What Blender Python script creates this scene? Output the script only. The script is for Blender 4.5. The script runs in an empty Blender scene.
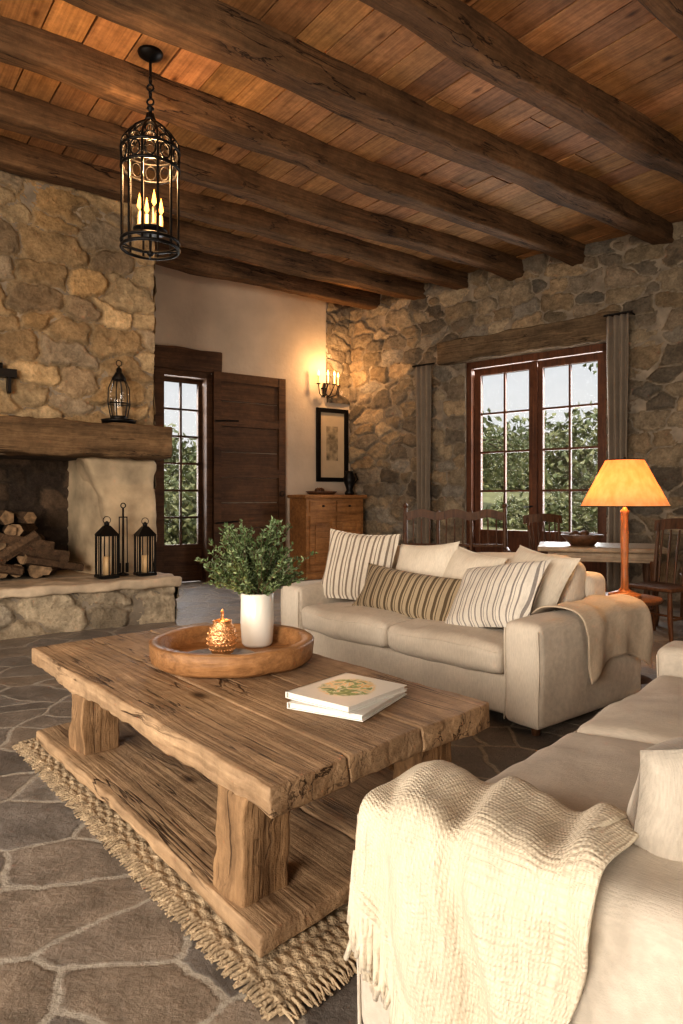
import bpy, bmesh, math, random
import numpy as np
from mathutils import Vector, Matrix, noise
random.seed(7)
rnd=random.random
def U(a,b): return a+(b-a)*rnd()
vs_=bpy.context.scene.view_settings
vs_.view_transform='Standard'
try: vs_.look='Medium High Contrast'
except Exception: pass

# ------------------------------------------------------------------ materials
def newmat(name):
    m=bpy.data.materials.new(name); m.use_nodes=True
    nt=m.node_tree; nt.nodes.clear()
    out=nt.nodes.new('ShaderNodeOutputMaterial'); b=nt.nodes.new('ShaderNodeBsdfPrincipled')
    nt.links.new(b.outputs[0],out.inputs[0])
    return m,nt,b,out
def nd(nt,t,props=None,**inp):
    n=nt.nodes.new(t)
    for k,v in (props or {}).items(): setattr(n,k,v)
    for k,v in inp.items():
        k2=k.replace('_',' ')
        s=n.inputs[int(k[1:])] if (k[0]=='i' and k[1:].isdigit()) else n.inputs[k2]
        if isinstance(v,bpy.types.NodeSocket): nt.links.new(v,s)
        else: s.default_value=v
    return n
def c4(c): return (c[0],c[1],c[2],1)
def ramp(nt,fac,stops,interp='LINEAR'):
    r=nt.nodes.new('ShaderNodeValToRGB'); r.color_ramp.interpolation=interp
    el=r.color_ramp.elements
    el[0].position=stops[0][0]; el[0].color=c4(stops[0][1])
    el[1].position=stops[-1][0]; el[1].color=c4(stops[-1][1])
    for p,c in stops[1:-1]:
        e=el.new(p); e.color=c4(c)
    nt.links.new(fac,r.inputs[0]); return r.outputs[0]
def mix(nt,f,a,b,mode='MIX'):
    n=nt.nodes.new('ShaderNodeMix'); n.data_type='RGBA'; n.blend_type=mode
    for s,v in ((n.inputs[0],f),(n.inputs[6],a),(n.inputs[7],b)):
        if isinstance(v,bpy.types.NodeSocket): nt.links.new(v,s)
        elif isinstance(v,(int,float)): s.default_value=v
        else: s.default_value=c4(v)
    return n.outputs[2]
def bumpn(nt,h,strength,dist,b,prev=None):
    n=nd(nt,'ShaderNodeBump',Strength=strength,Distance=dist,Height=h)
    if prev: nt.links.new(prev,n.inputs['Normal'])
    nt.links.new(n.outputs[0],b.inputs['Normal']); return n.outputs[0]
def objco(nt,scale=(1,1,1),rot=(0,0,0)):
    tc=nt.nodes.new('ShaderNodeTexCoord')
    mp=nd(nt,'ShaderNodeMapping',Scale=scale,Rotation=rot,Vector=tc.outputs['Object'])
    return mp.outputs[0]

def wood(name,light,dark,axis=1,gs=1.0,rough=.6,bump=.35,attr=False,knots=False,cracks=0,streak=.6):
    m,nt,b,o=newmat(name)
    s=[13*gs]*3; s[axis]=.9*gs
    s2=[80*gs]*3; s2[axis]=2.2*gs
    n1=nd(nt,'ShaderNodeTexNoise',Vector=objco(nt,tuple(s)),Scale=1.0,Detail=7.0,Roughness=.6,Distortion=.8).outputs[0]
    n2=nd(nt,'ShaderNodeTexNoise',Vector=objco(nt,tuple(s2)),Scale=1.0,Detail=3.0).outputs[0]
    n3=nd(nt,'ShaderNodeTexNoise',Vector=objco(nt),Scale=2.2,Detail=4.0).outputs[0]
    n6=nd(nt,'ShaderNodeTexNoise',Vector=objco(nt),Scale=14.0,Detail=6.0,Roughness=.7).outputs[0]
    mid=tuple((l*1.15+d*.85)/2 for l,d in zip(light,dark))
    c=ramp(nt,n1,[(.27,dark),(.45,mid),(.68,light)])
    f=ramp(nt,n2,[(.35,(.62,.6,.58)),(.6,(1.08,1.08,1.08))])
    c=mix(nt,streak,c,f,'MULTIPLY')
    g=ramp(nt,n3,[(.3,(.66,.65,.64)),(.7,(1.18,1.16,1.12))])
    c=mix(nt,.8,c,g,'MULTIPLY')
    c=mix(nt,.6,c,ramp(nt,n6,[(.32,(.6,.59,.58)),(.6,(1.1,1.1,1.1))]),'MULTIPLY')
    if attr:
        a=nd(nt,'ShaderNodeAttribute',{'attribute_name':'Col'}).outputs[0]
        c=mix(nt,1.0,c,a,'MULTIPLY')
    if knots:
        sk=[1,1,1]; sk[axis]=.5
        v=nd(nt,'ShaderNodeTexVoronoi',Vector=objco(nt,tuple(sk)),Scale=4.0,Randomness=1.0).outputs['Distance']
        k=ramp(nt,v,[(.055,(.08,.055,.04)),(.09,(.5,.45,.4)),(.15,(1,1,1))])
        c=mix(nt,.92,c,k,'MULTIPLY')
    if cracks:
        s4=[8.0]*3; s4[axis]=.5
        n4=nd(nt,'ShaderNodeTexNoise',Vector=objco(nt,tuple(s4)),Scale=1.0,Detail=5.0,Roughness=.55,Distortion=.5).outputs[0]
        s5=[1.6]*3; s5[axis]=.9
        n5=nd(nt,'ShaderNodeTexNoise',Vector=objco(nt,tuple(s5)),Scale=1.3,Detail=2.0).outputs[0]
        k=ramp(nt,n4,[(.488,(1,1,1)),(.497,(.10,.07,.05)),(.503,(.10,.07,.05)),(.512,(1,1,1))])
        ms=ramp(nt,n5,[(.44,(0,0,0)),(.54,(1,1,1))])
        kk=mix(nt,ms,(1,1,1),k)
        c=mix(nt,cracks,c,kk,'MULTIPLY')
    nt.links.new(c,b.inputs['Base Color']); b.inputs['Roughness'].default_value=rough
    b.inputs['Specular IOR Level'].default_value=.3
    p=bumpn(nt,n1,bump,.02,b); p=bumpn(nt,n2,bump*.8,.006,b,p); p=bumpn(nt,n6,bump*.8,.012,b,p)
    if cracks: bumpn(nt,kk,.6,.012,b,p)
    return m
def plain(name,c,rough=.5,metal=0,nscale=8,var=.25,bump=0,bscale=60,**kw):
    m,nt,b,o=newmat(name)
    n=nd(nt,'ShaderNodeTexNoise',Vector=objco(nt),Scale=float(nscale),Detail=5.0).outputs[0]
    lo=tuple(x*(1-var) for x in c); hi=tuple(min(1,x*(1+var)) for x in c)
    nt.links.new(ramp(nt,n,[(.3,lo),(.7,hi)]),b.inputs['Base Color'])
    b.inputs['Roughness'].default_value=rough; b.inputs['Metallic'].default_value=metal
    for k,v in kw.items(): b.inputs[k.replace('_',' ')].default_value=v
    if bump:
        n2=nd(nt,'ShaderNodeTexNoise',Vector=objco(nt),Scale=float(bscale),Detail=6.0).outputs[0]
        bumpn(nt,n2,bump,.02,b)
    return m
def fabric(name,c,stripes=None,axis=0,freq=10,weave=260,bump=.35,var=.1,knit=0):
    m,nt,b,o=newmat(name)
    co=objco(nt)
    a1=nd(nt,'ShaderNodeTexNoise',Vector=objco(nt,(weave,weave*.12,weave*.12)),Scale=1.0,Detail=2.0).outputs[0]
    a2=nd(nt,'ShaderNodeTexNoise',Vector=objco(nt,(weave*.12,weave,weave)),Scale=1.0,Detail=2.0).outputs[0]
    s=nd(nt,'ShaderNodeMath',{'operation':'ADD'},i0=a1,i1=a2).outputs[0]
    big=nd(nt,'ShaderNodeTexNoise',Vector=co,Scale=5.0,Detail=4.0).outputs[0]
    base=ramp(nt,big,[(.3,tuple(x*(1-var) for x in c)),(.7,tuple(min(1,x*(1+var*.6)) for x in c))])
    if stripes:
        sx=nd(nt,'ShaderNodeSeparateXYZ',i0=co).outputs[axis]
        q=nd(nt,'ShaderNodeMath',{'operation':'MULTIPLY'},i0=sx,i1=float(freq)).outputs[0]
        q=nd(nt,'ShaderNodeMath',{'operation':'FRACT'},i0=q).outputs[0]
        st=[(0,(0,0,0))]
        for p,w in stripes: st+=[(p,(1,1,1)),(p+w,(0,0,0))]
        fct=ramp(nt,q,st,'CONSTANT')
        base=mix(nt,fct,base,stripecol[name])
    th=mix(nt,.5,(1,1,1),ramp(nt,a1,[(.35,(.78,.78,.78)),(.65,(1.1,1.1,1.1))]))
    base=mix(nt,.8,base,th,'MULTIPLY')
    p=None
    if knit:
        uvn=nd(nt,'ShaderNodeAttribute',{'attribute_name':'Knit'}).outputs['Vector']
        w1=nd(nt,'ShaderNodeTexWave',{'bands_direction':'X'},Vector=uvn,Scale=knit*.32,Distortion=2.2,Detail=2.0).outputs['Fac']
        w2=nd(nt,'ShaderNodeTexWave',{'bands_direction':'Y'},Vector=uvn,Scale=knit*.5,Distortion=2.8,Detail=2.0).outputs['Fac']
        kn=nd(nt,'ShaderNodeMath',{'operation':'MULTIPLY'},i0=w1,i1=w2).outputs[0]
        base=mix(nt,.35,base,ramp(nt,kn,[(.0,(.74,.71,.67)),(.5,(1.05,1.05,1.05))]),'MULTIPLY')
        p=bumpn(nt,kn,.4,.006,b)
    nt.links.new(base,b.inputs['Base Color']); b.inputs['Roughness'].default_value=.95
    b.inputs['Sheen Weight'].default_value=.12; b.inputs['Specular IOR Level'].default_value=.2
    p=bumpn(nt,s,bump,.004,b,p)
    bumpn(nt,big,.25,.04,b,p)
    return m
def emis(name,c,st):
    m,nt,b,o=newmat(name)
    b.inputs['Base Color'].default_value=c4(c); b.inputs['Emission Color'].default_value=c4(c)
    b.inputs['Emission Strength'].default_value=st; return m
def attrmat(name,rough=.85,bump=.5):
    m,nt,b,o=newmat(name)
    a=nd(nt,'ShaderNodeAttribute',{'attribute_name':'Col'}).outputs[0]
    n=nd(nt,'ShaderNodeTexNoise',Vector=objco(nt),Scale=9.0,Detail=9.0,Roughness=.65).outputs[0]
    n2=nd(nt,'ShaderNodeTexNoise',Vector=objco(nt),Scale=34.0,Detail=6.0,Roughness=.7).outputs[0]
    n3=nd(nt,'ShaderNodeTexNoise',Vector=objco(nt),Scale=1.1,Detail=3.0).outputs[0]
    f=ramp(nt,n,[(.3,(.55,.53,.5)),(.7,(1.35,1.32,1.28))])
    c=mix(nt,.85,a,f,'MULTIPLY')
    c=mix(nt,.6,c,ramp(nt,n2,[(.3,(.55,.55,.55)),(.7,(1.25,1.25,1.25))]),'MULTIPLY')
    c=mix(nt,.8,c,ramp(nt,n3,[(.35,(.76,.75,.74)),(.65,(1.14,1.1,1.04))]),'MULTIPLY')
    nt.links.new(c,b.inputs['Base Color']); b.inputs['Roughness'].default_value=rough
    b.inputs['Specular IOR Level'].default_value=.25
    p=bumpn(nt,n,bump,.06,b); bumpn(nt,n2,bump,.025,b,p)
    return m

stripecol={'pillow_stripe_grey':(.26,.21,.165),'pillow_stripe_brown':(.11,.08,.05),'pillow_stripe_blue':(.30,.27,.25)}
M_beam=wood('beam_wood',(.21,.122,.064),(.06,.034,.018),axis=0,gs=.7,rough=.8,bump=.7,cracks=.9)
M_plank=wood('ceiling_plank_wood',(.55,.31,.15),(.27,.14,.062),axis=1,gs=.8,rough=.65,bump=.3,attr=True,knots=True)
M_table=wood('table_oak',(.50,.345,.215),(.23,.145,.083),axis=1,gs=1.0,rough=.62,bump=.8,knots=True,cracks=.95,streak=.4)
M_leg=wood('table_leg_oak',(.40,.25,.135),(.14,.082,.043),axis=2,gs=.9,rough=.75,bump=1.0,cracks=.9,streak=.4)
M_mantel=wood('mantel_wood',(.24,.155,.085),(.085,.053,.028),axis=0,gs=.8,rough=.85,bump=.9,cracks=.8)
M_lintel=wood('lintel_wood',(.23,.165,.105),(.095,.068,.042),axis=0,gs=.8,rough=.85,bump=.9,cracks=.8)
M_dark=wood('dark_door_wood',(.15,.078,.039),(.055,.028,.016),axis=0,gs=1.2,rough=.55,bump=.3)
M_red=wood('red_door_wood',(.17,.068,.032),(.065,.026,.015),axis=2,gs=1.5,rough=.45,bump=.2)
M_cab=wood('cabinet_wood',(.48,.24,.095),(.23,.105,.04),axis=0,gs=1.5,rough=.4,bump=.2)
M_chair=wood('chair_wood',(.16,.076,.036),(.05,.025,.014),axis=2,gs=2,rough=.45,bump=.2)
M_lampw=wood('lamp_wood',(.46,.19,.07),(.25,.09,.033),axis=2,gs=3,rough=.35,bump=.1)
M_tray=wood('tray_wood',(.46,.245,.11),(.22,.11,.048),axis=0,gs=1.4,rough=.42,bump=.4,streak=.4)
M_log=wood('log_bark',(.18,.115,.07),(.05,.033,.022),axis=1,gs=2,rough=.9,bump=1)
M_logend=plain('log_end',(.24,.155,.085),.8,var=.5,nscale=20)
M_iron=plain('black_iron',(.018,.016,.015),.45,.7)
M_plaster=plain('plaster_wall',(.54,.45,.36),.9,nscale=1.6,var=.14,bump=.35,bscale=14)
M_fplaster=plain('hearth_plaster',(.50,.385,.255),.9,nscale=3,var=.35,bump=.8,bscale=9)
M_slab=plain('hearth_slab_stone',(.50,.40,.29),.8,nscale=5,var=.35,bump=.6,bscale=18)
M_soot=plain('soot',(.075,.055,.04),.95,nscale=4,var=.5,bump=.6,bscale=10)
M_backing=plain('wall_core_stone',(.26,.215,.165),.9,nscale=6,var=.4,bump=.8,bscale=7)
M_stone=attrmat('rubble_stone',bump=.75)
M_sofa=fabric('sofa_linen',(.62,.54,.445),bump=.3)
M_sofab=fabric('sofa_linen_light',(.56,.495,.415),bump=.35,weave=330)
M_cream=fabric('cream_cushion_fabric',(.70,.62,.51))
M_p1=fabric('pillow_stripe_grey',(.74,.66,.55),[(.1,.14),(.42,.07),(.66,.14)],0,9.0)
M_p2=fabric('pillow_stripe_brown',(.38,.30,.20),[(.08,.3),(.55,.1)],0,14.0)
M_p3=fabric('pillow_stripe_blue',(.78,.72,.63),[(.1,.12),(.34,.05),(.62,.1)],0,11.0)
M_throw=fabric('knit_throw_wool',(.70,.61,.475),weave=120,bump=.9,knit=70)
M_fringe=fabric('knit_fringe_wool',(.68,.59,.46),weave=120,bump=.9)
M_throw2=fabric('beige_throw_linen',(.54,.44,.33))
M_curtain=fabric('curtain_linen',(.25,.205,.16))
M_jute=plain('jute',(.42,.32,.21),.95,nscale=30,var=.4,bump=.6,bscale=120)
M_white=plain('white_ceramic',(.78,.75,.69),.25,var=.03)
M_leafA=plain('leaf_green',(.10,.15,.058),.5,var=.4,nscale=30)
M_leafB=plain('leaf_green_pale',(.20,.265,.135),.5,var=.4,nscale=30)
M_twig=plain('twig',(.10,.07,.04),.8)
M_treeA=plain('outdoor_foliage',(.17,.20,.09),.6,var=.5,nscale=3)
M_treeB=plain('outdoor_foliage_light',(.36,.37,.19),.6,var=.4,nscale=3)
M_copper=plain('mercury_copper_glass',(.62,.33,.16),.22,.75,nscale=60,var=.6,bump=.4,bscale=80,Emission_Color=(1,.42,.12,1),Emission_Strength=.08)  # weak emission paints the candle's glow into the glass itself
M_pewter=plain('pewter_plate',(.18,.135,.10),.35,.8)
M_candle=plain('candle_wax',(.72,.50,.27),.5,var=.05)
M_flame=emis('candle_flame',(1,.42,.08),5)
M_flame2=emis('bulb_glow',(1,.52,.16),6)
M_paper=plain('book_pages',(.72,.69,.64),.8,var=.06,nscale=90)
M_spine=plain('book_spine',(.78,.76,.71),.5,var=.05)
M_glasst,nt,b,o=newmat('window_glass')
tr=nt.nodes.new('ShaderNodeBsdfTransparent'); gl=nd(nt,'ShaderNodeBsdfGlossy',Roughness=.02)
mx=nd(nt,'ShaderNodeMixShader',i0=.05); nt.links.new(tr.outputs[0],mx.inputs[1]); nt.links.new(gl.outputs[0],mx.inputs[2]); nt.links.new(mx.outputs[0],o.inputs[0])
M_shade,nt,b,o=newmat('lamp_shade_parchment')
n=nd(nt,'ShaderNodeTexNoise',Vector=objco(nt,(3,3,1)),Scale=9.0,Detail=5.0).outputs[0]
sc=ramp(nt,n,[(.3,(.86,.44,.17)),(.7,(.95,.56,.26))])
dif=nd(nt,'ShaderNodeBsdfDiffuse',Color=sc); trl=nd(nt,'ShaderNodeBsdfTranslucent',Color=sc)
mx=nd(nt,'ShaderNodeMixShader',i0=.6); nt.links.new(dif.outputs[0],mx.inputs[1]); nt.links.new(trl.outputs[0],mx.inputs[2])
em=nd(nt,'ShaderNodeEmission',Color=sc,Strength=.28); ad=nt.nodes.new('ShaderNodeAddShader')  # emission put into the parchment, on top of the bulb's own light
nt.links.new(mx.outputs[0],ad.inputs[0]); nt.links.new(em.outputs[0],ad.inputs[1]); nt.links.new(ad.outputs[0],o.inputs[0])
M_cover,nt,b,o=newmat('book_cover')
co=objco(nt)
n=nd(nt,'ShaderNodeTexNoise',Vector=co,Scale=15.0,Detail=3.0,Distortion=1.2).outputs[0]
pic=ramp(nt,n,[(.34,(.05,.12,.03)),(.45,(.22,.34,.08)),(.50,(.75,.74,.66)),(.56,(.72,.42,.05)),(.62,(.70,.66,.5)),(.70,(.10,.22,.07))])
nw=nd(nt,'ShaderNodeTexNoise',Vector=co,Scale=9.0,Detail=2.0).outputs[0]
sp=nd(nt,'ShaderNodeVectorMath',{'operation':'LENGTH'},i0=nd(nt,'ShaderNodeVectorMath',{'operation':'ADD'},i0=co,i1=(-.02,-.02,-.05)).outputs[0]).outputs['Value']
sp=nd(nt,'ShaderNodeMath',{'operation':'ADD'},i0=sp,i1=nd(nt,'ShaderNodeMath',{'operation':'MULTIPLY'},i0=nw,i1=.08).outputs[0]).outputs[0]
gr=ramp(nt,sp,[(.15,(1,1,1)),(.165,(0,0,0))])
nt.links.new(mix(nt,gr,(.74,.72,.67),pic),b.inputs['Base Color']); b.inputs['Roughness'].default_value=.35
# floor flagstones
M_floor,nt,b,o=newmat('flagstone_floor')
tc=nt.nodes.new('ShaderNodeTexCoord')
nw=nd(nt,'ShaderNodeTexNoise',Vector=tc.outputs['Object'],Scale=1.9,Detail=4.0)
v1=nd(nt,'ShaderNodeVectorMath',{'operation':'SUBTRACT'},i0=nw.outputs['Color'],i1=(.5,.5,.5)).outputs[0]
v2=nd(nt,'ShaderNodeVectorMath',{'operation':'SCALE'},i0=v1); v2.inputs['Scale'].default_value=.27
v3=nd(nt,'ShaderNodeVectorMath',{'operation':'ADD'},i0=tc.outputs['Object'],i1=v2.outputs[0]).outputs[0]
v3=nd(nt,'ShaderNodeMapping',Vector=v3,Scale=(1.0,1.12,0)).outputs[0]
ve=nd(nt,'ShaderNodeTexVoronoi',{'feature':'DISTANCE_TO_EDGE','voronoi_dimensions':'2D'},Vector=v3,Scale=2.9,Randomness=.9).outputs['Distance']
vc=nd(nt,'ShaderNodeTexVoronoi',{'voronoi_dimensions':'2D'},Vector=v3,Scale=2.9,Randomness=.9).outputs['Color']
nn=nd(nt,'ShaderNodeTexNoise',Vector=tc.outputs['Object'],Scale=6.0,Detail=9.0,Roughness=.7).outputs[0]
nf=nd(nt,'ShaderNodeTexNoise',Vector=tc.outputs['Object'],Scale=45.0,Detail=5.0,Roughness=.7).outputs[0]
sv=nd(nt,'ShaderNodeSeparateColor',i0=vc).outputs[0]
sc=ramp(nt,sv,[(.0,(.15,.135,.125)),(.3,(.235,.205,.18)),(.55,(.27,.22,.175)),(.8,(.20,.185,.175)),(1,(.33,.295,.26))])
sc=mix(nt,.9,sc,ramp(nt,nn,[(.3,(.5,.5,.5)),(.7,(1.45,1.42,1.38))]),'MULTIPLY')
sc=mix(nt,.6,sc,ramp(nt,nf,[(.3,(.65,.65,.65)),(.7,(1.2,1.2,1.2))]),'MULTIPLY')
e2=nd(nt,'ShaderNodeMath',{'operation':'ADD'},i0=ve,i1=nd(nt,'ShaderNodeMath',{'operation':'MULTIPLY'},i0=nd(nt,'ShaderNodeMath',{'operation':'SUBTRACT'},i0=nf,i1=.5).outputs[0],i1=.06).outputs[0]).outputs[0]
gm=ramp(nt,e2,[(.022,(0,0,0)),(.042,(1,1,1))])
gc=mix(nt,.7,(.42,.375,.315),ramp(nt,nf,[(.3,(.55,.55,.55)),(.7,(1.2,1.2,1.2))]),'MULTIPLY')
nt.links.new(mix(nt,gm,gc,sc),b.inputs['Base Color'])
rr=ramp(nt,nn,[(.3,(.34,.34,.34)),(.7,(.6,.6,.6))]); nt.links.new(mix(nt,gm,(.95,.95,.95),rr),b.inputs['Roughness'])
hg=ramp(nt,e2,[(.02,(0,0,0)),(.055,(1,1,1))])
p=bumpn(nt,hg,.35,.014,b); p=bumpn(nt,nn,.5,.05,b,p); bumpn(nt,nf,.4,.012,b,p)
M_grass=plain('grass',(.30,.30,.15),.9,nscale=2,var=.4,bump=.6,bscale=20)

# ------------------------------------------------------------------ mesh builder
class MB:
    def __init__(s): s.v=[]; s.f=[]; s.m=[]; s.sm=[]; s.col=None; s.knit=None
    def add(s,vs,fs,mi=0,sm=False):
        o=len(s.v); s.v+= [tuple(v) for v in vs]
        for f in fs: s.f.append([i+o for i in f]); s.m.append(mi); s.sm.append(sm)
    def box(s,x0,x1,y0,y1,z0,z1,mi=0,M=None):
        vs=[Vector((x,y,z)) for z in (z0,z1) for y in (y0,y1) for x in (x0,x1)]
        if M: vs=[M@v for v in vs]
        s.add(vs,[(0,2,3,1),(4,5,7,6),(0,1,5,4),(2,6,7,3),(0,4,6,2),(1,3,7,5)],mi)
    def prism(s,poly,z0,z1,mi=0):
        n=len(poly); vs=[(p[0],p[1],z0) for p in poly]+[(p[0],p[1],z1) for p in poly]
        fs=[list(range(n))[::-1],list(range(n,2*n))]+[(i,(i+1)%n,n+(i+1)%n,n+i) for i in range(n)]
        s.add(vs,fs,mi)
    def tube(s,pts,r,n=8,mi=0,sm=True,caps=True,cmi=None):
        pts=[Vector(p) for p in pts]; k=len(pts)
        rs=r if isinstance(r,(list,tuple)) else [r]*k
        vs=[];fs=[]
        prev=None
        for i,p in enumerate(pts):
            t=(pts[min(i+1,k-1)]-pts[max(i-1,0)]).normalized()
            if prev is None:
                a=Vector((0,0,1)) if abs(t.z)<.9 else Vector((1,0,0))
                x=t.cross(a).normalized()
            else:
                x=(prev-t*prev.dot(t))
                x=x.normalized() if x.length>1e-6 else t.orthogonal().normalized()
            prev=x; y=t.cross(x)
            for j in range(n):
                a=2*math.pi*j/n; vs.append(p+(x*math.cos(a)+y*math.sin(a))*rs[i])
        for i in range(k-1):
            for j in range(n): fs.append((i*n+j,i*n+(j+1)%n,(i+1)*n+(j+1)%n,(i+1)*n+j))
        s.add(vs,fs,mi,sm)
        if caps:
            cm=mi if cmi is None else cmi
            s.add(vs[:n],[list(range(n))[::-1]],cm); s.add(vs[-n:],[list(range(n))],cm)
    def ring(s,c,R,r,n=28,mi=0,axis='z'):
        pts=[]
        for i in range(n+1):
            a=2*math.pi*i/n
            d={'z':(math.cos(a)*R,math.sin(a)*R,0),'x':(0,math.cos(a)*R,math.sin(a)*R),'y':(math.cos(a)*R,0,math.sin(a)*R)}[axis]
            pts.append(Vector(c)+Vector(d))
        s.tube(pts,r,6,mi,caps=False)
    def lathe(s,prof,c=(0,0,0),n=32,mi=0,sm=True):
        vs=[];fs=[]
        for r,z in prof:
            for j in range(n):
                a=2*math.pi*j/n; vs.append((c[0]+r*math.cos(a),c[1]+r*math.sin(a),c[2]+z))
        for i in range(len(prof)-1):
            for j in range(n): fs.append((i*n+j,i*n+(j+1)%n,(i+1)*n+(j+1)%n,(i+1)*n+j))
        s.add(vs,fs,mi,sm)
    def grid(s,fn,nu,nv,mi=0,sm=True):
        vs=[fn(i/nu,j/nv) for j in range(nv+1) for i in range(nu+1)]
        fs=[(j*(nu+1)+i,j*(nu+1)+i+1,(j+1)*(nu+1)+i+1,(j+1)*(nu+1)+i) for j in range(nv) for i in range(nu)]
        s.add(vs,fs,mi,sm)
    def rbox(s,lo,hi,r=.03,div=(6,6,6),puff=(0,0,0),fn=None,M=None,mi=0,sm=True):
        c=[(a+b)/2 for a,b in zip(lo,hi)]; h=[(b-a)/2 for a,b in zip(lo,hi)]
        r=min(r,min(h)*.98)
        P=[]
        for k in range(3):
            inner=h[k]-r; e=[r*t for t in (0,.3,.65)]
            l=[-h[k]+x for x in e]; mid=[-inner+2*inner*i/div[k] for i in range(div[k]+1)]
            P.append(l+mid+[h[k]-x for x in e[::-1]])
        idx={};vs=[];fs=[]
        def vid(i,j,k):
            key=(i,j,k)
            if key in idx: return idx[key]
            q=[P[0][i],P[1][j],P[2][k]]
            cl=[max(-(h[a]-r),min(h[a]-r,q[a])) for a in range(3)]
            d=Vector([q[a]-cl[a] for a in range(3)])
            if d.length>1e-9: d=d.normalized()*r
            p=Vector(cl)+d
            n=[p[a]/h[a] for a in range(3)]
            w=[max(0,1-abs(x)**2.5) for x in n]
            p=Vector((p.x+puff[0]*n[0]*w[1]*w[2],p.y+puff[1]*n[1]*w[0]*w[2],p.z+puff[2]*n[2]*w[0]*w[1]))
            p=p+Vector(c)
            if fn: p=fn(p)
            if M: p=M@p
            idx[key]=len(vs); vs.append(p); return idx[key]
        N=[len(x)-1 for x in P]
        for i in range(N[0]):
            for j in range(N[1]):
                fs.append((vid(i,j,0),vid(i,j+1,0),vid(i+1,j+1,0),vid(i+1,j,0)))
                fs.append((vid(i,j,N[2]),vid(i+1,j,N[2]),vid(i+1,j+1,N[2]),vid(i,j+1,N[2])))
        for i in range(N[0]):
            for k in range(N[2]):
                fs.append((vid(i,0,k),vid(i+1,0,k),vid(i+1,0,k+1),vid(i,0,k+1)))
                fs.append((vid(i,N[1],k),vid(i,N[1],k+1),vid(i+1,N[1],k+1),vid(i+1,N[1],k)))
        for j in range(N[1]):
            for k in range(N[2]):
                fs.append((vid(0,j,k),vid(0,j,k+1),vid(0,j+1,k+1),vid(0,j+1,k)))
                fs.append((vid(N[0],j,k),vid(N[0],j+1,k),vid(N[0],j+1,k+1),vid(N[0],j,k+1)))
        s.add(vs,fs,mi,sm)
    def pillow(s,w,h,t,M=None,mi=0,n=22,wr=.014,sd=0):
        for sg in (1,-1):
            def fn(a,b):
                u=2*a-1;v=2*b-1
                x=w/2*u*(1-.10*(1-v*v)); z=h/2*v*(1-.10*(1-u*u))
                th=t/2*((1-u**4)*(1-v**4))**.5*(1-.25*(u*u+v*v)/2)
                nz=noise.noise(Vector((x*7+sd,z*7,sg*3.1)))*wr*min(1,th/t*4)
                nz-=.10*t*math.exp(-((u*.9-v)**2)*6)*(abs(u)**2)*min(1,th/t*4)*.5
                p=Vector((x,sg*(th+nz),z))
                return M@p if M else p
            s.grid(fn,n,n,mi)
    def build(s,name,mats,M=None,parent=None,solid=0,weld=False):
        me=bpy.data.meshes.new(name); me.from_pydata(s.v,[],s.f)
        for m in (mats if isinstance(mats,(list,tuple)) else [mats]): me.materials.append(m)
        me.polygons.foreach_set('material_index',s.m); me.polygons.foreach_set('use_smooth',s.sm)
        if s.col is not None:
            ca=me.color_attributes.new('Col','FLOAT_COLOR','POINT')
            ca.data.foreach_set('color',np.array(s.col,dtype=np.float32).ravel())
        if s.knit is not None:
            at=me.attributes.new('Knit','FLOAT_VECTOR','POINT')
            k=s.knit+[(0,0,0)]*(len(s.v)-len(s.knit))
            at.data.foreach_set('vector',np.array(k,dtype=np.float32).ravel())
        if weld:
            bm=bmesh.new(); bm.from_mesh(me); bmesh.ops.remove_doubles(bm,verts=bm.verts,dist=1e-4); bm.to_mesh(me); bm.free()
        me.update()
        ob=bpy.data.objects.new(name,me); bpy.context.collection.objects.link(ob)
        if parent: ob.parent=parent
        ob.matrix_local=M or Matrix.Identity(4)
        if solid:
            md=ob.modifiers.new('s','SOLIDIFY'); md.thickness=solid; md.offset=0
        return ob
def frame(O,X,z=0):
    l=math.hypot(*X); X=(X[0]/l,X[1]/l)
    return Matrix(((X[0],-X[1],0,O[0]),(X[1],X[0],0,O[1]),(0,0,1,z),(0,0,0,1)))
def empty(name,M):
    e=bpy.data.objects.new(name,None); bpy.context.collection.objects.link(e); e.matrix_world=M; e.empty_display_size=.1; return e
def T(x,y,z): return Matrix.Translation((x,y,z))
def Rot(a,ax): return Matrix.Rotation(math.radians(a),4,ax)

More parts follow.
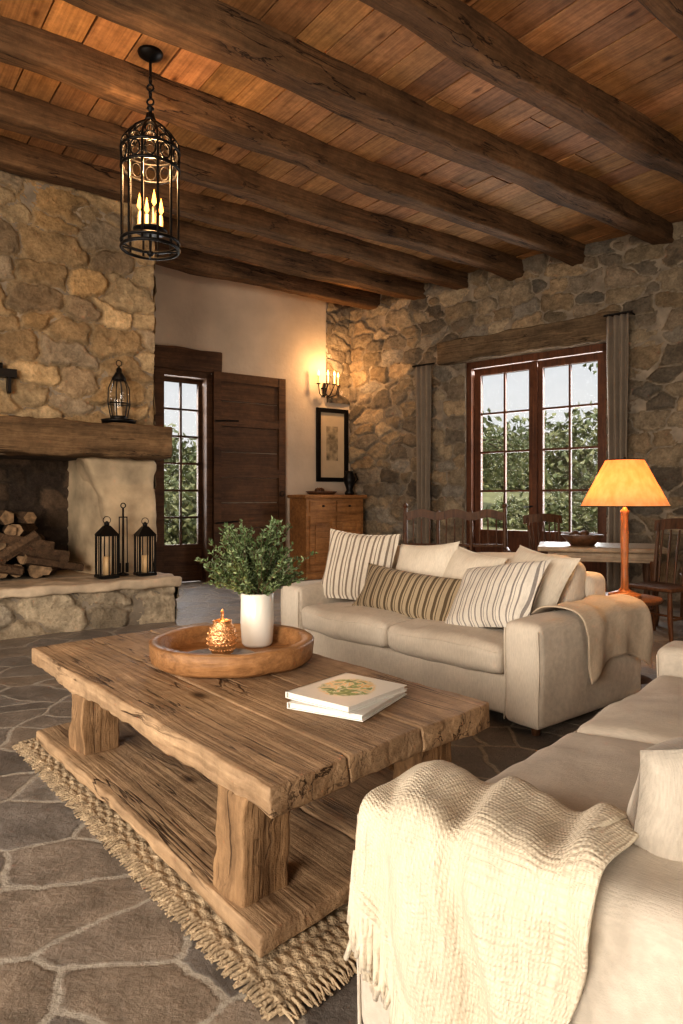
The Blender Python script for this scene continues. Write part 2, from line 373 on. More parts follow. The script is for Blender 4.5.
# ------------------------------------------------------------------ stone panels (real relief)
def hs(a,b,c): 
    q=np.sin(a*127.1+b*311.7+c*74.7)*43758.5453; return q-np.floor(q)
def sst(a,b,x):
    t=np.clip((x-a)/(b-a),0,1); return t*t*(3-2*t)
def stone_panel(name,x0,x1,z0,z1,ny,cw,ch,pal,mortar,amp,res,M,parent,holes=(),seed=0,y0=0):
    nx=int((x1-x0)/res)+1; nz=int((z1-z0)/res)+1
    X,Z=np.meshgrid(np.linspace(x0,x1,nx),np.linspace(z0,z1,nz))
    wx=X+.025*np.sin(Z*5.1+seed)+.012*np.sin(Z*17+X*9)+.008*np.sin(Z*41+X*13); wz=Z+.035*np.sin(X*2.3+seed)+.012*np.sin(X*12+Z*5)+.008*np.sin(X*37+Z*9)
    J=np.floor(wz/ch); F1=np.full(X.shape,9.);F2=np.full(X.shape,9.);h=np.zeros(X.shape);g=np.zeros(X.shape);k=np.zeros(X.shape)
    FX=np.zeros(X.shape);FZ=np.zeros(X.shape)
    for dj in(-2,-1,0,1,2):
        j=J+dj; off=hs(j,seed,1.)*cw; I=np.floor((wx+off)/cw)
        for di in(-2,-1,0,1,2):
            i=I+di
            fx=(i+.5+(hs(i,j,seed+2.)-.5)*.88)*cw-off; fz=(j+.5+(hs(i,j,seed+3.)-.5)*.52)*ch
            rad=.42*(hs(i,j,seed+7.)-.5)
            d=((np.abs(wx-fx)/cw)**4.6+(np.abs(wz-fz)/ch)**4.6)**(1/4.6)-rad
            c=d<F1
            F2=np.where(c,F1,np.minimum(F2,d))
            h=np.where(c,hs(i,j,seed+4.),h);g=np.where(c,hs(i,j,seed+5.),g);k=np.where(c,hs(i,j,seed+6.),k)
            FX=np.where(c,wx-fx,FX);FZ=np.where(c,wz-fz,FZ)
            F1=np.where(c,d,F1)
    e=F2-F1
    rng=np.random.RandomState(int(seed)+1)
    tilt=(FX*(h-.5)+FZ*(k-.5))*.25
    H=sst(.03,.14,e)*(amp*(.45+.75*h)+tilt)+amp*.16*np.sin(X*23+h*40)*np.sin(Z*19+g*30)+rng.normal(0,amp*.07,X.shape)
    pal=np.array(pal); col=pal[(g*len(pal)*.999).astype(int)]*(.68+.6*k)[...,None]
    mm=sst(.05,.12,e)[...,None]; col=col*mm+np.array(mortar)*(1-mm)
    mb=MB()
    V=np.stack([X,np.full(X.shape,y0)+ny*H,Z],-1).reshape(-1,3)
    mb.v=V.tolist(); C_=np.concatenate([col,np.ones(X.shape+(1,))],-1).reshape(-1,4); mb.col=C_
    xs=X[0];zs=Z[:,0]
    for b in range(nz-1):
        zc=(zs[b]+zs[b+1])/2
        for a in range(nx-1):
            xc=(xs[a]+xs[a+1])/2
            if any(q[0]<xc<q[1] and q[2]<zc<q[3] for q in holes): continue
            i=b*nx+a
            mb.f.append([i,i+1,i+nx+1,i+nx]); mb.m.append(0); mb.sm.append(True)
    return mb.build(name,M_stone,M,parent)

PAL_CH=[(.50,.365,.215),(.56,.42,.255),(.42,.305,.18),(.47,.37,.24),(.53,.37,.20),(.36,.275,.185),(.44,.36,.265)]
PAL_R=[(.29,.24,.185),(.37,.31,.23),(.21,.18,.145),(.31,.255,.185),(.42,.35,.26),(.19,.165,.135),(.28,.255,.22),(.37,.29,.20)]

# ------------------------------------------------------------------ room
K=(.148,11.80); w=(.767,-.641); u=(.827,.562)
FB=frame(K,(-u[0],-u[1])); FR=frame(K,w)
C=(-2.096,7.56); FC=frame(C,(-u[0],-u[1]))
ZB=4.45; ZC=4.68
floorpoly=[(.6,12.9),(9.6,5.2),(9.3,-3.3),(-5.8,-3.3),(-5.8,8.6)]
mb=MB(); mb.prism(floorpoly[::-1],-.12,0); mb.build('floor',M_floor)

D0,D1,DH=2.258,4.383,3.34
mb=MB()
mb.box(-.6,D0,0,.5,0,5); mb.box(D1,12.2,0,.5,0,5); mb.box(D0,D1,0,.5,DH,5)
wr=mb.build('wall_right',M_backing,FR)
stone_panel('stone_facing',0,7.4,0,4.8,-1,.40,.215,PAL_R,(.30,.25,.185),.05,.022,None,wr,holes=[(D0,D1,-1,DH)],seed=3.,y0=.01)
G0,G1,GH=2.60,3.45,3.15
mb=MB()
mb.box(-.6,G0,-.45,0,0,5); mb.box(G1,7.2,-.45,0,0,5); mb.box(G0,G1,-.45,0,GH,5)
wb=mb.build('wall_back',M_plaster,FB)
stone_panel('quoin_stones',-.0,.50,2.9,4.8,1,.36,.20,PAL_R,(.30,.25,.185),.04,.022,None,wb,seed=9.)
mb=MB(); mb.box(-5.95,-5.5,-3.5,-.6,0,5); mb.box(-5.95,-5.5,2.2,8.6,0,5); mb.box(-5.95,-5.5,-.6,2.2,0,.6); mb.box(-5.95,-5.5,-.6,2.2,3.2,5); mb.build('wall_left',M_plaster)  # unseen window opening added to carry the left fill light
mb=MB()
mb.box(-5.9,-4.4,-3.4,-3,0,5); mb.box(-1.4,1.8,-3.4,-3,0,5); mb.box(4.6,9.4,-3.4,-3,0,5)
mb.box(-4.4,-1.4,-3.4,-3,0,.5);mb.box(-4.4,-1.4,-3.4,-3,3.3,5);mb.box(1.8,4.6,-3.4,-3,0,.5);mb.box(1.8,4.6,-3.4,-3,3.3,5)
mb.build('wall_near',M_plaster)
mb=MB(); mb.box(8.97,9.4,-3.4,5.2,0,5); mb.build('wall_side',M_plaster)
def winframe(name,M,w_,z0,z1):
    mb=MB()
    for x in (0,w_/2-.04,w_-.08): mb.box(x,x+.08,-.04,.04,z0,z1)
    for z in (z0,(z0+z1)/2-.03,z1-.08): mb.box(0,w_,-.04,.04,z,z+.08)
    mb.build(name,M_dark,M)
winframe('window_1',T(-4.4,-3.25,0),3.0,.5,3.3); winframe('window_2',T(1.8,-3.25,0),2.8,.5,3.3); winframe('added_window',T(-5.8,-.6,0)@Rot(90,'Z'),2.8,.6,3.2)  # last frame sits in the opening added to the left wall

# ceiling boards
bd=(.8,.6)
FK=frame(K,bd)
mb=MB(); mb.col=[]
x=-13.8
while x<3.4:
    wd=U(.25,.34); y=-17.5
    y-=U(0,2)
    while y<1.0:
        L=U(2.4,4.2); sh=U(.70,1.12); tint=(sh,sh*U(.93,1.03),sh*U(.85,1.04),1)
        z0=ZC+U(0,.012)
        mb.box(x+.006,x+wd-.006,y+.003,min(y+L,1.0)-.003,z0,z0+.03); mb.col+=[tint]*8
        y+=L
    x+=wd
cl=mb.build('ceiling',M_plank,FK)
mb=MB(); mb.box(-13.9,3.5,-18,1.1,ZC+.045,ZC+.2); mb.build('ceiling_backing',M_beam,None,cl)
def beam(nm,t,wdt=.25,hgt=.26,zb=ZB):
    ex,ey=K[0]+w[0]*t,K[1]+w[1]*t
    L=min((ex+5.5)/.8,(ey+3)/.6)
    mb=MB(); sd=t*7.3
    def fn(p):
        q=Vector((p.x*1.1+sd,p.y*3,p.z*3))
        s1=noise.noise(q)*.04; s2=noise.noise(q+Vector((0,9,3)))*.04
        f3=noise.noise(Vector((p.x*5,p.y*9+sd,p.z*9)))*.018
        bow=noise.noise(Vector((p.x*.35+sd,0,0)))*.10
        if p.z>zb+.18: s2=0
        return Vector((p.x,p.y+s1+bow+f3,p.z+s2+f3))
    mb.rbox((-L,-wdt/2,zb),(.1,wdt/2,zb+hgt),.03,(int(L*12),4,3),fn=fn)
    mb.build(nm,M_beam,frame((ex,ey),bd))
for i,t in enumerate((.541,1.407,2.26,3.106,4.05,5.09,6.16,7.25,8.4,9.6,10.8)):
    beam('ceiling_beam' if i==0 else 'ceiling_beam.%03d'%i,t,.21+.02*(i%2)+(.03 if i>4 else 0))

# ------------------------------------------------------------------ fireplace
fp=empty('stone_fireplace',FC)
mb=MB(); mb.box(0,3.95,-2.3,0,1.9,4.78)
mb.build('chimney_core',M_backing,None,fp)
mb=MB()
mb.prism([(0,.0),(0,-2.3),(.9,-2.3),(.72,-.85),(.66,-.5),(.5,0)],0,1.95)
mb.prism([(3.35,0),(3.15,-.85),(3.0,-2.3),(3.95,-2.3),(3.95,0)],0,1.95)
mb.build('jambs',M_fplaster,None,fp)
def rnoise(p,a=.03,s=4): 
    n=noise.noise_vector(p*s); return p+n*a
mb=MB(); mb.rbox((-.03,-.5,.40),(.54,.045,1.72),.07,(8,8,18),fn=lambda p:rnoise(rnoise(Vector((p.x+max(0,p.z-1.25)*(.45 if p.x>.3 else 0),p.y,p.z)),.04,3.5),.012,12))
mb.build('jamb_render',M_fplaster,None,fp)
mb=MB(); mb.box(.6,3.3,-1.0,-.85,.3,1.95); mb.box(.5,3.4,-.86,.0,1.7,1.9); mb.build('firebox',M_soot,None,fp)
stone_panel('firebox_stones',.6,3.3,.44,1.75,1,.34,.2,[(.12,.085,.06),(.16,.11,.075),(.09,.065,.05)],(.08,.06,.045),.04,.03,T(0,-.85,0),fp,seed=44.)
stone_panel('chimney_stones',-.0,3.9,1.7,4.78,1,.46,.26,PAL_CH,(.40,.31,.20),.06,.019,None,fp,seed=21.)
stone_panel('chimney_return',0,2.3,0,4.78,1,.42,.27,PAL_CH,(.40,.31,.20),.03,.05,Matrix(((0,-1,0,0),(-1,0,0,0),(0,0,1,0),(0,0,0,1))),fp,seed=5.)
mb=MB(); mb.rbox((-.11,-.05,1.70),(3.95,.32,2.05),.03,(60,4,4),fn=lambda p:rnoise(rnoise(p,.03,3.2),.016,11)); mb.build('mantel_beam',M_mantel,None,fp)
mb=MB(); mb.rbox((-.06,-.0,.365),(3.9,.74,.455),.03,(60,8,2),fn=lambda p:rnoise(p,.024,6)); mb.box(.5,3.35,-.86,0.02,.3,.44); mb.build('hearth_slab',M_slab,None,fp)
mb=MB(); mb.box(0,3.85,0,.64,0,.38); mb.build('hearth_core',M_backing,None,fp)
PH=[(.47,.40,.305),(.54,.46,.35),(.40,.34,.26),(.45,.40,.33)]
stone_panel('hearth_stones',0,3.9,0,.38,1,.5,.3,PH,(.38,.32,.245),.05,.02,T(0,.64,0),fp,seed=33.)
stone_panel('hearth_end',0,.66,0,.38,1,.4,.26,PH,(.38,.32,.245),.04,.022,Matrix(((0,-1,0,.0),(-1,0,0,.66),(0,0,1,0),(0,0,0,1))),fp,seed=35.)
mb=MB()
for r_ in range(5):
    for i in range(9-r_):
        x=.98+i*.19+r_*.09+U(-.03,.03); z=.455+.075+r_*.135; rr_=U(.065,.085)
        y=U(-.3,-.2); a=U(-.12,.12)
        mb.tube([(x-a,y-.42,z+U(-.01,.01)),(x,y-.15,z+U(-.01,.01)),(x+a,y+.14,z)],[rr_,rr_*1.05,rr_],random.choice((5,6,9)),cmi=1,sm=False)
for i in range(11):
    x=1.0+i*.15; mb.tube([(x-.28,-.06+U(-.08,.04),.53+(i%4)*.12),(x+.3,-.06+U(-.1,.04),.53+((i+1)%4)*.12)],U(.045,.07),random.choice((5,6)),cmi=1,sm=False)
mb.v=[tuple(Vector(v)+noise.noise_vector(Vector(v)*12)*.01) for v in mb.v]
mb.build('firewood_pile',[M_log,M_logend],FC)
def lantern(name,x,y,z,h,wd,M=FC):
    mb=MB(); hw=wd/2
    mb.box(x-hw,x+hw,y-hw,y+hw,z,z+.025); mb.box(x-hw*.9,x+hw*.9,y-hw*.9,y+hw*.9,z+h*.68,z+h*.68+.02)
    for a in(-1,1):
        for b_ in(-1,1): mb.box(x+a*hw*.85-.009,x+a*hw*.85+.009,y+b_*hw*.85-.009,y+b_*hw*.85+.009,z,z+h*.7)
    for a in (-1,1):
        mb.box(x-.005,x+.005,y+a*hw*.85-.004,y+a*hw*.85+.004,z,z+h*.69)
        mb.box(x+a*hw*.85-.004,x+a*hw*.85+.004,y-.005,y+.005,z,z+h*.69)
    b0=[(x-hw,y-hw),(x+hw,y-hw),(x+hw,y+hw),(x-hw,y+hw)]; t=hw*.3
    t0=[(x-t,y-t),(x+t,y-t),(x+t,y+t),(x-t,y+t)]
    mb.add([(p[0],p[1],z+h*.7) for p in b0]+[(p[0],p[1],z+h*.85) for p in t0],[(0,1,5,4),(1,2,6,5),(2,3,7,6),(3,0,4,7),(4,5,6,7)])
    mb.lathe([(.001,0),(t*.9,0),(t*.9,.03),(.001,.05)],(x,y,z+h*.85),10)
    mb.ring((x,y,z+h*.94),h*.06,.004,14,axis='y')
    mb.lathe([(0,0),(hw*.38,0),(hw*.38,h*.3),(0,h*.3)],(x,y,z+.026),12,mi=1)
    mb.build(name,[M_iron,M_candle],M)
lantern('iron_lantern',.60,.36,.462,.62,.20)
lantern('iron_lantern.001',.20,.34,.462,.60,.19)
mb=MB(); x,y=.40,.24
mb.lathe([(0,0),(.06,0),(.06,.015),(.012,.03),(.010,.70),(.0,.71)],(x,y,.462),14)
mb.ring((x,y,.462+.73),.025,.006,14,axis='y'); mb.tube([(x-.045,y,1.07),(x+.045,y,1.07)],.006)
for a in(-1,1):
    mb.tube([(x+a*.04,y,1.07),(x+a*.042,y+.01,.56)],.006); mb.box(x+a*.04-.015,x+a*.04+.015,y,y+.01,.49,.59)
mb.build('fireplace_tool_set',M_iron,FC)
mb=MB(); x,y,z=.42,.16,2.065
mb.lathe([(0,0),(.17,0),(.18,.03),(.15,.03),(.1,.02),(0,.02)],(x,y,z),24)
mb.lathe([(.085,.03),(.09,.05),(.085,.07)],(x,y,z),12)
mb.lathe([(.08,.06),(.11,.2),(.105,.36),(.06,.46)],(x,y,z),20,mi=1)
for k_ in range(6):
    a=k_*math.pi/3
    mb.tube([(x+r_*math.cos(a),y+r_*math.sin(a),z+zz) for r_,zz in((.085,.05),(.115,.2),(.11,.36),(.063,.47),(.03,.53))],.006,6)
mb.lathe([(.115,.195),(.122,.2),(.115,.205)],(x,y,z),20)
mb.lathe([(.07,.45),(.075,.47),(.03,.53),(.028,.57),(.0,.6)],(x,y,z),14); mb.ring((x,y,z+.63),.03,.005,14,axis='y')
mb.lathe([(0,0),(.035,0),(.035,.13),(0,.13)],(x,y,z+.04),12,mi=2)
mb.build('glass_lantern',[M_iron,M_glasst,M_candle],FC)
mb=MB(); mb.box(1.40,1.75,0.05,.13,2.45,2.53); mb.box(1.45,1.48,.0,.12,2.3,2.46); mb.lathe([(0,0),(.05,0),(.05,.05),(0,.05)],(1.57,.1,2.53),10); mb.build('iron_wall_bracket',M_iron,FC)

# ------------------------------------------------------------------ back wall doors
def glazed(name,x0,x1,z0,z1,y0,y1,cols,rows,zp,mat,M,parent,st=.09,mun=.03,top=.1):
    mb=MB()
    mb.box(x0,x0+st,y0,y1,z0,z1); mb.box(x1-st,x1,y0,y1,z0,z1)
    mb.box(x0+st,x1-st,y0,y1,z1-top,z1); mb.box(x0+st,x1-st,y0,y1,z0,z0+.14); mb.box(x0+st,x1-st,y0,y1,zp-.1,zp)
    ym=(y0+y1)/2
    mb.box(x0+st,x1-st,ym-.012,ym+.012,z0+.14,zp-.1)
    for c in range(1,cols):
        xc=x0+st+(x1-x0-2*st)*c/cols; mb.box(xc-mun/2,xc+mun/2,y0+.008,y1-.008,zp,z1-top)
    for r_ in range(1,rows):
        zc=zp+(z1-top-zp)*r_/rows; mb.box(x0+st,x1-st,y0+.012,y1-.012,zc-mun/2,zc+mun/2)
    mb.box(x0+st,x1-st,ym-.003,ym+.003,zp,z1-top,mi=1)
    return mb.build(name,[mat,M_glasst],M,parent)
d1=empty('door_1',FB)
glazed('glazed_leaf',G0+.07,G1-.12,.02,3.08,-.2,-.14,2,6,.58,M_dark,None,d1,st=.06,mun=.03,top=.06)
mb=MB(); mb.box(G0-.02,G0+.07,-.3,.04,0,GH); mb.box(G1-.12,G1+.02,-.3,.05,0,GH); mb.box(G0,G1,-.3,.04,3.08,GH+.02); mb.build('frame',M_dark,None,d1)
mb=MB(); mb.rbox((2.42,-.02,3.17),(3.75,.07,3.50),.02,(12,2,2),fn=lambda p:rnoise(p,.02,3)); mb.build('trim_1',M_dark,FB)
d2=empty('door_2',FB)
mb=MB(); x0,x1=1.33,2.57
for i in range(8):
    z=.04+i*.39; mb.box(x0+.11,x1-.11,.02,.06,z+.006,z+.384)
mb.box(x0,x0+.12,.015,.09,.02,3.2); mb.box(x1-.12,x1,.015,.09,.02,3.2)
for z in(.02,.82,1.6,2.38,3.06): mb.box(x0+.12,x1-.12,.015,.085,z,z+.14)
mb.build('leaf',M_dark,None,d2)
mb=MB(); 
for z in(.9,2.45): mb.tube([(x1-.02,.1,z),(x1-.4,.1,z+.02)],.012)
mb.ring((x0+.07,.105,1.35),.04,.007,14,axis='y'); mb.build('hardware',M_iron,None,d2)
# ------------------------------------------------------------------ framed picture, sconce, cabinet
mb=MB(); x0,x1,z0,z1=.07,.70,1.56,2.80
for a in((x0,x1,z0,z0+.07),(x0,x1,z1-.07,z1),(x0,x0+.07,z0,z1),(x1-.07,x1,z0,z1)): mb.box(a[0],a[1],.005,.05,a[2],a[3])
mb.box(x0+.07,x1-.07,.005,.02,z0+.07,z1-.07,mi=1); mb.box(x0+.20,x1-.20,.02,.024,z0+.36,z1-.30,mi=2)
mb.build('framed_picture',[M_iron,plain('picture_mat',(.50,.40,.28),.8,var=.05),plain('picture_print',(.30,.24,.16),.8,nscale=9,var=.6)],FB)
sc_=empty('wall_sconce',FB@T(.55,0,3.12))
mb=MB(); mb.lathe([(.001,0),(.05,0),(.05,.02)],(0,0,0),14)
mb.tube([(0,.01,-.12),(0,.04,.1)],.025)
for k_ in(-1.5,-.5,.5,1.5):
    e=Vector((k_*.13,.16+(.08 if abs(k_)<1 else 0),.04))
    mb.tube([(0,.03,-.05),(k_*.05,.08,-.14),(k_*.11,.14,-.1),tuple(e)],.009,6)
    mb.lathe([(.001,0),(.04,.01),(.035,.02),(.018,.02)],tuple(e),12)
    mb.lathe([(.014,0),(.014,.12),(0,.12)],tuple(e+Vector((0,0,.02))),10,mi=1)
    mb.lathe([(.001,0),(.020,.03),(.016,.06),(.001,.10)],tuple(e+Vector((0,0,.145))),10,mi=2)
mb.build('arms_and_candles',[M_iron,M_candle,M_flame2],None,sc_)
cb=empty('wooden_cabinet',FB)
mb=MB(); x0,x1,y0,y1=.12,1.22,.03,.55
mb.box(x0,x1,y0,y1,.08,1.28); mb.rbox((x0-.05,y0,1.28),(x1+.05,y1+.05,1.335),.015,(2,2,1)); mb.box(x0-.02,x1+.02,y0,y1+.02,0,.1)
for i in range(2):
    a=x0+.05+i*.51; b_=a+.48
    mb.box(a,b_,y1,y1+.02,1.05,1.24); 
    mb.box(a,a+.08,y1,y1+.02,.14,1.0);mb.box(b_-.08,b_,y1,y1+.02,.14,1.0);mb.box(a+.08,b_-.08,y1,y1+.02,.9,1.0);mb.box(a+.08,b_-.08,y1,y1+.02,.14,.24)
    mb.rbox((a+.11,y1-.005,.27),(b_-.11,y1+.014,.87),.01,(1,1,1))
mb.build('carcass',M_cab,None,cb)
mb=MB()
for i in range(2): mb.lathe([(0,0),(.02,.0),(.02,.03),(0,.03)],(x0+.29+i*.51,y1+.03,1.14),10)
mb.build('knobs',M_iron,None,cb)
mb=MB(); mb.lathe([(0,0),(.07,0),(.09,.03),(.05,.08),(.09,.2),(.11,.28),(.06,.36),(.07,.4),(.05,.4),(.0,.3)],(.22,.3,1.337),18); mb.tube([(.15,.3,1.5),(.05,.3,1.6),(.1,.3,1.7)],.012)
mb.build('dark_jug',M_iron,FB)
mb=MB(); mb.lathe([(0,.0),(.2,.0),(.26,.05),(.25,.055),(.19,.015),(0,.015)],(.78,.3,1.337),22)
for i in range(5): mb.lathe([(0,0),(.05,.02),(.055,.05),(.04,.08),(0,.1)],(.78+U(-.1,.1),.3+U(-.08,.08),1.355),10)
mb.build('fruit_bowl',M_chair,FB)

# ------------------------------------------------------------------ french doors
fd=empty('door_3',FR)
mid=(D0+D1)/2
glazed('leaf_1',D0+.08,mid-.005,.02,DH-.1,.16,.22,2,4,.80,M_red,None,fd,st=.10,mun=.03)
glazed('leaf_2',mid+.005,D1-.08,.02,DH-.1,.16,.22,2,4,.80,M_red,None,fd,st=.10,mun=.03)
mb=MB(); mb.box(D0-.01,D0+.08,.05,.3,0,DH); mb.box(D1-.08,D1+.01,.05,.3,0,DH); mb.box(D0,D1,.05,.3,DH-.1,DH); mb.box(mid-.035,mid+.035,.13,.17,.02,DH-.1)
mb.build('frame',M_red,None,fd)
mb=MB(); mb.lathe([(0,0),(.03,0),(.03,.02),(0,.02)],(mid-.06,.13,1.15),10); mb.tube([(mid-.06,.13,1.15),(mid-.16,.11,1.15)],.01); mb.build('handle',M_iron,None,fd)
mb=MB(); mb.rbox((1.80,-.09,DH+.01),(4.56,.1,DH+.36),.03,(50,3,3),fn=lambda p:rnoise(rnoise(p,.03,3),.012,10)); mb.build('trim_2',M_lintel,FR)
def curtain(name,x0,x1,z0,z1,seed):
    mb=MB()
    def fn(a,b_):
        pinch=1-.25*math.sin(min(1,b_*1.2)*math.pi)*.6
        xm=(x0+x1)/2; x=xm+(a-.5)*(x1-x0)*pinch
        y=-.18+.032*math.sin(a*6.28*3.5+seed)+.012*noise.noise(Vector((a*9,b_*6,seed)))
        return Vector((x,y,z0+(z1-z0)*b_))
    mb.grid(fn,60,30); mb.build(name,M_curtain,FR,solid=.006)
curtain('curtain',1.46,1.78,.05,3.34,1); curtain('curtain.001',4.43,4.72,.05,3.62,2)
mb=MB(); mb.tube([(1.42,-.18,3.36),(1.82,-.18,3.36)],.014); mb.tube([(1.45,-.18,3.36),(1.45,.02,3.36)],.01); mb.build('curtain_rod',M_iron,FR)
mb=MB(); mb.tube([(4.40,-.18,3.64),(4.76,-.18,3.64)],.014); mb.tube([(4.73,-.18,3.64),(4.73,.02,3.64)],.01); mb.build('curtain_rod.001',M_iron,FR)

# ------------------------------------------------------------------ pendant lantern
P=(-1.47,5.23)
pl=empty('hanging_lantern',T(P[0],P[1],-.06))
mb=MB(); R_=.215
zb,zt=3.24,3.99
for z in(zb,zb+.05,zt,zt-.14): mb.ring((0,0,z),R_,.013,36)
for k_ in range(12):
    a=k_*math.pi/6; c_,s_=math.cos(a),math.sin(a)
    mb.tube([(R_*c_,R_*s_,zb),(R_*c_,R_*s_,zt)],.009,6)
    mb.tube([(r_*c_,r_*s_,z) for r_,z in((R_,zt),(.2,4.06),(.15,4.13),(.09,4.18),(.035,4.22),(.02,4.28))],.009,6)
    a2=a+math.pi/12; cx,cy=R_*math.cos(a2),R_*math.sin(a2); t=Vector((-math.sin(a2),math.cos(a2),0))
    mb.tube([Vector((cx,cy,zt-.07))+t*(.04*math.cos(b_))+Vector((0,0,.055*math.sin(b_))) for b_ in [i*math.pi/6 for i in range(13)]],.007,5)
    mb.tube([Vector((cx,cy,zt+.01))*1.0+t*(.045*math.cos(b_))+Vector((0,0,.04*math.sin(b_))) for b_ in [i*math.pi/6 for i in range(7)]],.007,5)
    mb.tube([Vector((cx*.72,cy*.72,zt+.10))+t*(.035*math.cos(b_))+Vector((0,0,.035*math.sin(b_))) for b_ in [i*math.pi/6 for i in range(13)]],.006,5)
for k_ in range(4):
    a=k_*math.pi/2+.3; c_,s_=math.cos(a),math.sin(a)
    mb.tube([(R_*c_,R_*s_,zb),(0,0,zb-.03)],.008,6)
mb.lathe([(0,0),(.02,.01),(.03,.03),(.0,.05)],(0,0,zb-.06),10)
mb.lathe([(0,0),(.12,0),(.13,.015),(0,.015)],(0,0,3.37),20); mb.tube([(0,0,3.24),(0,0,3.38)],.01)
mb.lathe([(.0,0),(.05,.0),(.035,.03),(.012,.05),(.012,.09),(.03,.1),(0,.13)],(0,0,4.22),12)
for i in range(4): mb.ring((0,0,4.37+i*.055),.025,.008,12,axis='x' if i%2 else 'y')
mb.tube([(0,0,4.54),(0,0,4.72)],.011)
mb.lathe([(0,-.06),(.03,-.06),(.09,-.02),(.095,0),(0,0)],(0,0,4.748),20)
mb.build('iron_cage',M_iron,None,pl)
mb=MB()
for k_ in range(4):
    a=k_*math.pi/2+.6; x,y=.085*math.cos(a),.085*math.sin(a)
    mb.lathe([(0,0),(.026,0),(.026,.02),(.015,.02),(.015,.13+.02*(k_%2)),(0,.13+.02*(k_%2))],(x,y,3.385),10)
    mb.lathe([(.001,0),(.019,.03),(.013,.07),(.001,.13)],(x,y,3.52+.02*(k_%2)),10,mi=1)
mb.build('candles',[M_candle,M_flame],None,pl)

# ------------------------------------------------------------------ coffee table
Nn=(-.193,1.838); FT=frame(Nn,(.774,.634))
ct=empty('coffee_table',FT)
def tl(uu,vv): return (1.09*uu,.126*uu+2.28*vv)
ZT=.466
def slabfn(p):
    uu,vv=p.x/1.09,p.y/2.28
    q=Vector((p.x,.126*uu+p.y,p.z))
    n=noise.noise_vector(q*5)*.010+noise.noise_vector(q*1.7)*.018+noise.noise_vector(q*14)*.008
    if p.z>ZT-.03: n.z*=.15
    if .02<uu<.98 and .02<vv<.98: n.x*=.2; n.y*=.2
    return q+n
mb=MB()
pu=[0,.30,.62,1.0]
for i in range(3):
    mb.rbox((pu[i]*1.09+.0012,0,ZT-.085),(pu[i+1]*1.09-.0012,2.28,ZT),.010 ,(8,90,3),fn=slabfn)
mb.build('top_slab',M_table,None,ct)
mb=MB()
def legfn(p): return p+noise.noise_vector(p*6)*.016+noise.noise_vector(p*2)*.014+noise.noise_vector(p*17)*.009
for uu,vv in((.075,.09),(.11,.73),(.86,.10),(.86,.73)):
    x,y=tl(uu,vv)
    mb.rbox((x-.085,y-.08,.075),(x+.085,y+.08,ZT-.07),.012,(7,7,14),fn=legfn)
mb.build('legs',M_leg,None,ct)
mb=MB()
def basefn(p):
    q=Vector((p.x,.126*p.x/1.09+p.y,p.z)); n=noise.noise_vector(q*4)*.016+noise.noise_vector(q*13)*.006
    if p.z>.05: n.z*=.2
    return q+n
mb.rbox((-.03,-.01,.03),(.50,2.10,.085),.012,(8,80,3),fn=basefn); mb.rbox((.505,-.01,.03),(1.02,2.10,.085),.012,(8,80,3),fn=basefn)
mb.build('base_plank',M_table,None,ct)
# rug
mb=MB()
ux0,ux1,vy0,vy1=-.08,1.10,-.075,.955
def rugfn(a,b_):
    uu=ux0+(ux1-ux0)*a; vv=vy0+(vy1-vy0)*b_; x,y=tl(uu,vv)
    h=.008+.012*abs(math.sin(x*math.pi/.036+(.5*math.pi if int(y/.055+50)%2 else 0)))**.7*abs(math.sin(y*math.pi/.055))**.7
    if a in(0,1) or b_ in(0,1): h=.002
    return Vector((x+.004*math.sin(y*40),y+.004*math.sin(x*40),h))
mb.grid(rugfn,180,250)
def tassels(p0,p1,out,n):
    for i in range(n):
        f=(i+.5)/n; p=Vector(p0).lerp(Vector(p1),f); o=Vector(out).normalized()
        side=Vector((-o.y,o.x,0))
        for q in range(3):
            L=U(.025,.045)
            mb.tube([p-o*.02+Vector((0,0,.012)),p+o*.010+Vector((0,0,.012)),p+o*L+side*U(-.016,.016)+Vector((0,0,.005))],[.006,.006,.003],5)
a_=Vector((*tl(ux0,vy0),0)); b_=Vector((*tl(ux0,vy1),0)); c_=Vector((*tl(ux1,vy0),0))
tassels(a_,b_,(-1,0,0),120); tassels(a_,c_,(0,-1,0),66); tassels(b_,Vector((*tl(ux1,vy1),0)),(0,1,0),66)
mb.build('jute_rug',M_jute,FT)

# tray etc
TX,TY=-.532,3.33
tr_=empty('wooden_tray',T(TX,TY,ZT+.003))
mb=MB()
prof=[(0,0),(.36,0),(.388,.02),(.397,.10),(.387,.108),(.345,.105),(.340,.03),(.33,.022),(0,.022)]
mb.lathe(prof,(0,0,0),64)
mb.v=[tuple(Vector(v)+noise.noise_vector(Vector(v)*6)*.007*(1 if math.hypot(v[0],v[1])>.3 else 0)) for v in mb.v]
mb.build('bowl',M_tray,None,tr_)
mb=MB(); mb.lathe([(0,0),(.11,0),(.17,.012),(.185,.02),(.175,.02),(.11,.01),(0,.01)],(-.585,3.21,ZT+.027),36); mb.build('pewter_plate',M_pewter)
cc=empty('candle_holder',T(-.575,3.28,ZT+.039))
mb=MB(); mb.lathe([(0,0),(.035,0),(.05,.01),(.068,.045),(.072,.085),(.062,.125),(.045,.15),(.047,.165),(.041,.165),(.04,.15),(.056,.12),(.064,.085),(.055,.04),(0,.02)],(0,0,0),28)
mb.ring((0,0,.19),.024,.004,16,axis='x'); mb.build('glass',M_copper,None,cc)
mb=MB()
for i in range(26):
    for j in range(5):
        a=i*math.pi/13+j*.12; z=.03+j*.025; r_=(.060,.071,.073,.068,.056)[j]
        mb.lathe([(0,-.006),(.006,0),(0,.006)],(r_*math.cos(a),r_*math.sin(a),z),6,mi=0)
mb.build('facets',M_copper,None,cc)
